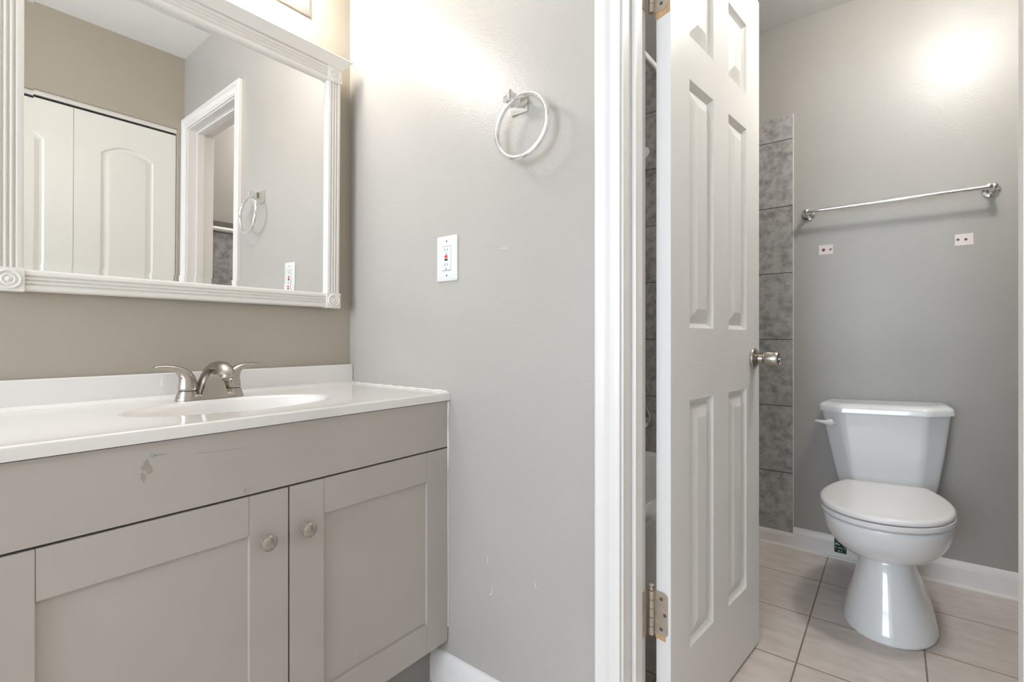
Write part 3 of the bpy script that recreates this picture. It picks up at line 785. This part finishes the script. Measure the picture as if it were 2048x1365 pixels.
# ------------------------------------------------------------------ filler patches
def patch(x0, x1, z0, z1, holes, label, seed):
    random.seed(seed)
    pts = []; n = 9
    for k in range(n): pts.append((x0 + (x1 - x0) * k / n, z0 + random.uniform(-.0008, .0012)))
    for k in range(n): pts.append((x1 + random.uniform(-.0012, .0008), z0 + (z1 - z0) * k / n))
    for k in range(n): pts.append((x1 - (x1 - x0) * k / n, z1 + random.uniform(-.0008, .0012)))
    for k in range(n): pts.append((x0 + random.uniform(-.0008, .0012), z1 - (z1 - z0) * k / n))
    b = B(); b.prism([(x, YT - .0012, z) for x, z in pts], (0, .0011, 0))
    o = b.obj('wall_patch', M['patch'], None, ((x0 + x1) / 2, YT, (z0 + z1) / 2), smooth=0, label=label, cat='patch', group='filler patches under the towel bar')
    for hx_, hz_, r in holes:
        h = LB().lathe([(.0001, 0), (r, 0), (r * .8, .0008), (r * .3, .0004), (.0001, .0002)], (hx_ - (x0 + x1) / 2, -.0012, hz_ - (z0 + z1) / 2), (0, -1, 0), 12)
        h.obj('screw_hole', M['slot'], o)
patch(-.264, -.210, 1.345, 1.388, ((-.246, 1.366, .0068), (-.220, 1.366, .0042)), 'pinkish filler patch with two screw holes below the left post of the towel bar', 3)
patch(.192, .246, 1.334, 1.378, ((.201, 1.357, .0048), (.224, 1.356, .0048)), 'pinkish filler patch with two screw holes below the right post of the towel bar', 8)

# green leaflet stuck on the baseboard beside the toilet
lf = thing('leaflet', (-.182, YT - .014, .028), 'small dark green printed leaflet stuck to the baseboard left of the toilet', 'leaflet')
B().box(-.204, -.160, YT - .0150, YT - .0138, .028, .104).obj('card', M['green'], lf)
pb = B()
for r in range(5):
    for c in range(4):
        if random.random() < .8:
            x = -.200 + c * .010 + random.uniform(-.001, .001); z = .034 + r * .0135
            w = random.uniform(.003, .007)
            pb.box(x, x + w, YT - .0154, YT - .0149, z, z + random.uniform(.002, .006))
pb.lathe([(.0001, 0), (.0045, 0), (.0001, .0002)], (-.196, YT - .0152, .066), (0, -1, 0), 12)
pb.obj('print', M['print'], lf, label='pale print on the leaflet')

# ------------------------------------------------------------------ bathtub and shower fittings behind the door
tub = thing('bathtub', (-1.05, 1.84, 0), 'white bathtub behind the open door, in a grey tiled alcove', 'bathtub')
tx0, tx1, ty0, ty1, tz = XA + tt + .001, -0.645, YB2 + tt + .001, YT - tt - .001, .352
b = B()
cxm, cym = (tx0 + tx1) / 2 - .008, (ty0 + ty1) / 2
def rect_ring(i, z, r=.02, n=8, extra=0):
    X0, X1, Y0, Y1 = tx0 + i, tx1 - i - extra, ty0 + i, ty1 - i
    out = []
    for cx2, cy2, a0 in ((X1 - r, Y0 + r, -90), (X1 - r, Y1 - r, 0), (X0 + r, Y1 - r, 90), (X0 + r, Y0 + r, 180)):
        for k in range(n): a = math.radians(a0 + 90 * k / (n - 1)); out.append((cx2 + r * math.cos(a), cy2 + r * math.sin(a), z))
    return out
b.loft([rect_ring(0, 0, .01), rect_ring(0, tz - .04, .012), rect_ring(0, tz - .012, .014), rect_ring(.006, tz - .002, .016), rect_ring(.014, tz, .02), rect_ring(.062, tz - .002, .07, extra=.02), rect_ring(.072, tz - .010, .08, extra=.02), rect_ring(.082, tz - .05, .09, extra=.02), rect_ring(.125, .09, .12), rect_ring(.165, .055, .10), rect_ring(.25, .05, .05)])
b.obj('tub_shell', M['tub'], tub, smooth=50)
B().lathe([(.0001, 0), (.036, 0), (.037, .003), (.030, .009), (.0001, .011)], (-1.085, ty1 - .092, .278), (0, -1, .25), 28).obj('overflow_plate', M['chrome'], tub)
rod = thing('shower_curtain_rod', (-.715, 1.84, 2.0), 'white shower curtain rod above the bathtub', 'curtain rod')
B().tube([(-.715, YB2 + tt + .001, 2.0), (-.715, YT - tt - .001, 2.0)], .0135, 18).obj('rod', M['plastic'], rod)
for yy, d in ((YB2 + tt + .0005, 1), (YT - tt - .0005, -1)):
    B().lathe([(.0001, 0), (.032, 0), (.032, .006), (.019, .018), (.0145, .022)], (-.715, yy, 2.0), (0, d, 0), 24).obj('flange', M['plastic'], rod)
sh = thing('shower', (-1.086, YT - tt, 2.0), 'shower head on its arm at the end wall of the bathtub', 'shower head')
B().lathe([(.0001, 0), (.031, 0), (.031, .003), (.015, .012), (.011, .014)], (-1.086, YT - tt - .0005, 1.996), (0, -1, 0), 28).obj('wall_flange', M['plastic'], sh)
B().tube([(-1.09, YT - tt - .005, 1.996), (-1.09, YT - .08, 1.99), (-1.09, YT - .13, 1.96), (-1.09, YT - .16, 1.925)], .0105, 14).obj('shower_arm', M['chrome'], sh)
B().lathe([(.012, 0), (.016, .012), (.022, .022), (.040, .055), (.042, .065), (.038, .068), (.0001, .068)], (-1.09, YT - .158, 1.928), (0, -.62, -.78), 28).obj('spray_head', M['chrome'], sh)
vv = thing('tub_valve', (-1.115, YT - tt, .534), 'round chrome mixing valve on the tile above the bathtub', 'valve')
B().lathe([(.0001, 0), (.066, 0), (.068, .004), (.060, .010), (.030, .014), (.024, .030), (.024, .040), (.0001, .042)], (-1.115, YT - tt - .0005, .534), (0, -1, 0), 36).obj('escutcheon', M['chrome'], vv)
B().lathe([(.020, .038), (.026, .045), (.027, .062), (.020, .070), (.0001, .072)], (-1.115, YT - tt, .534), (0, -1, 0), 24).obj('valve_handle', M['chrome'], vv)
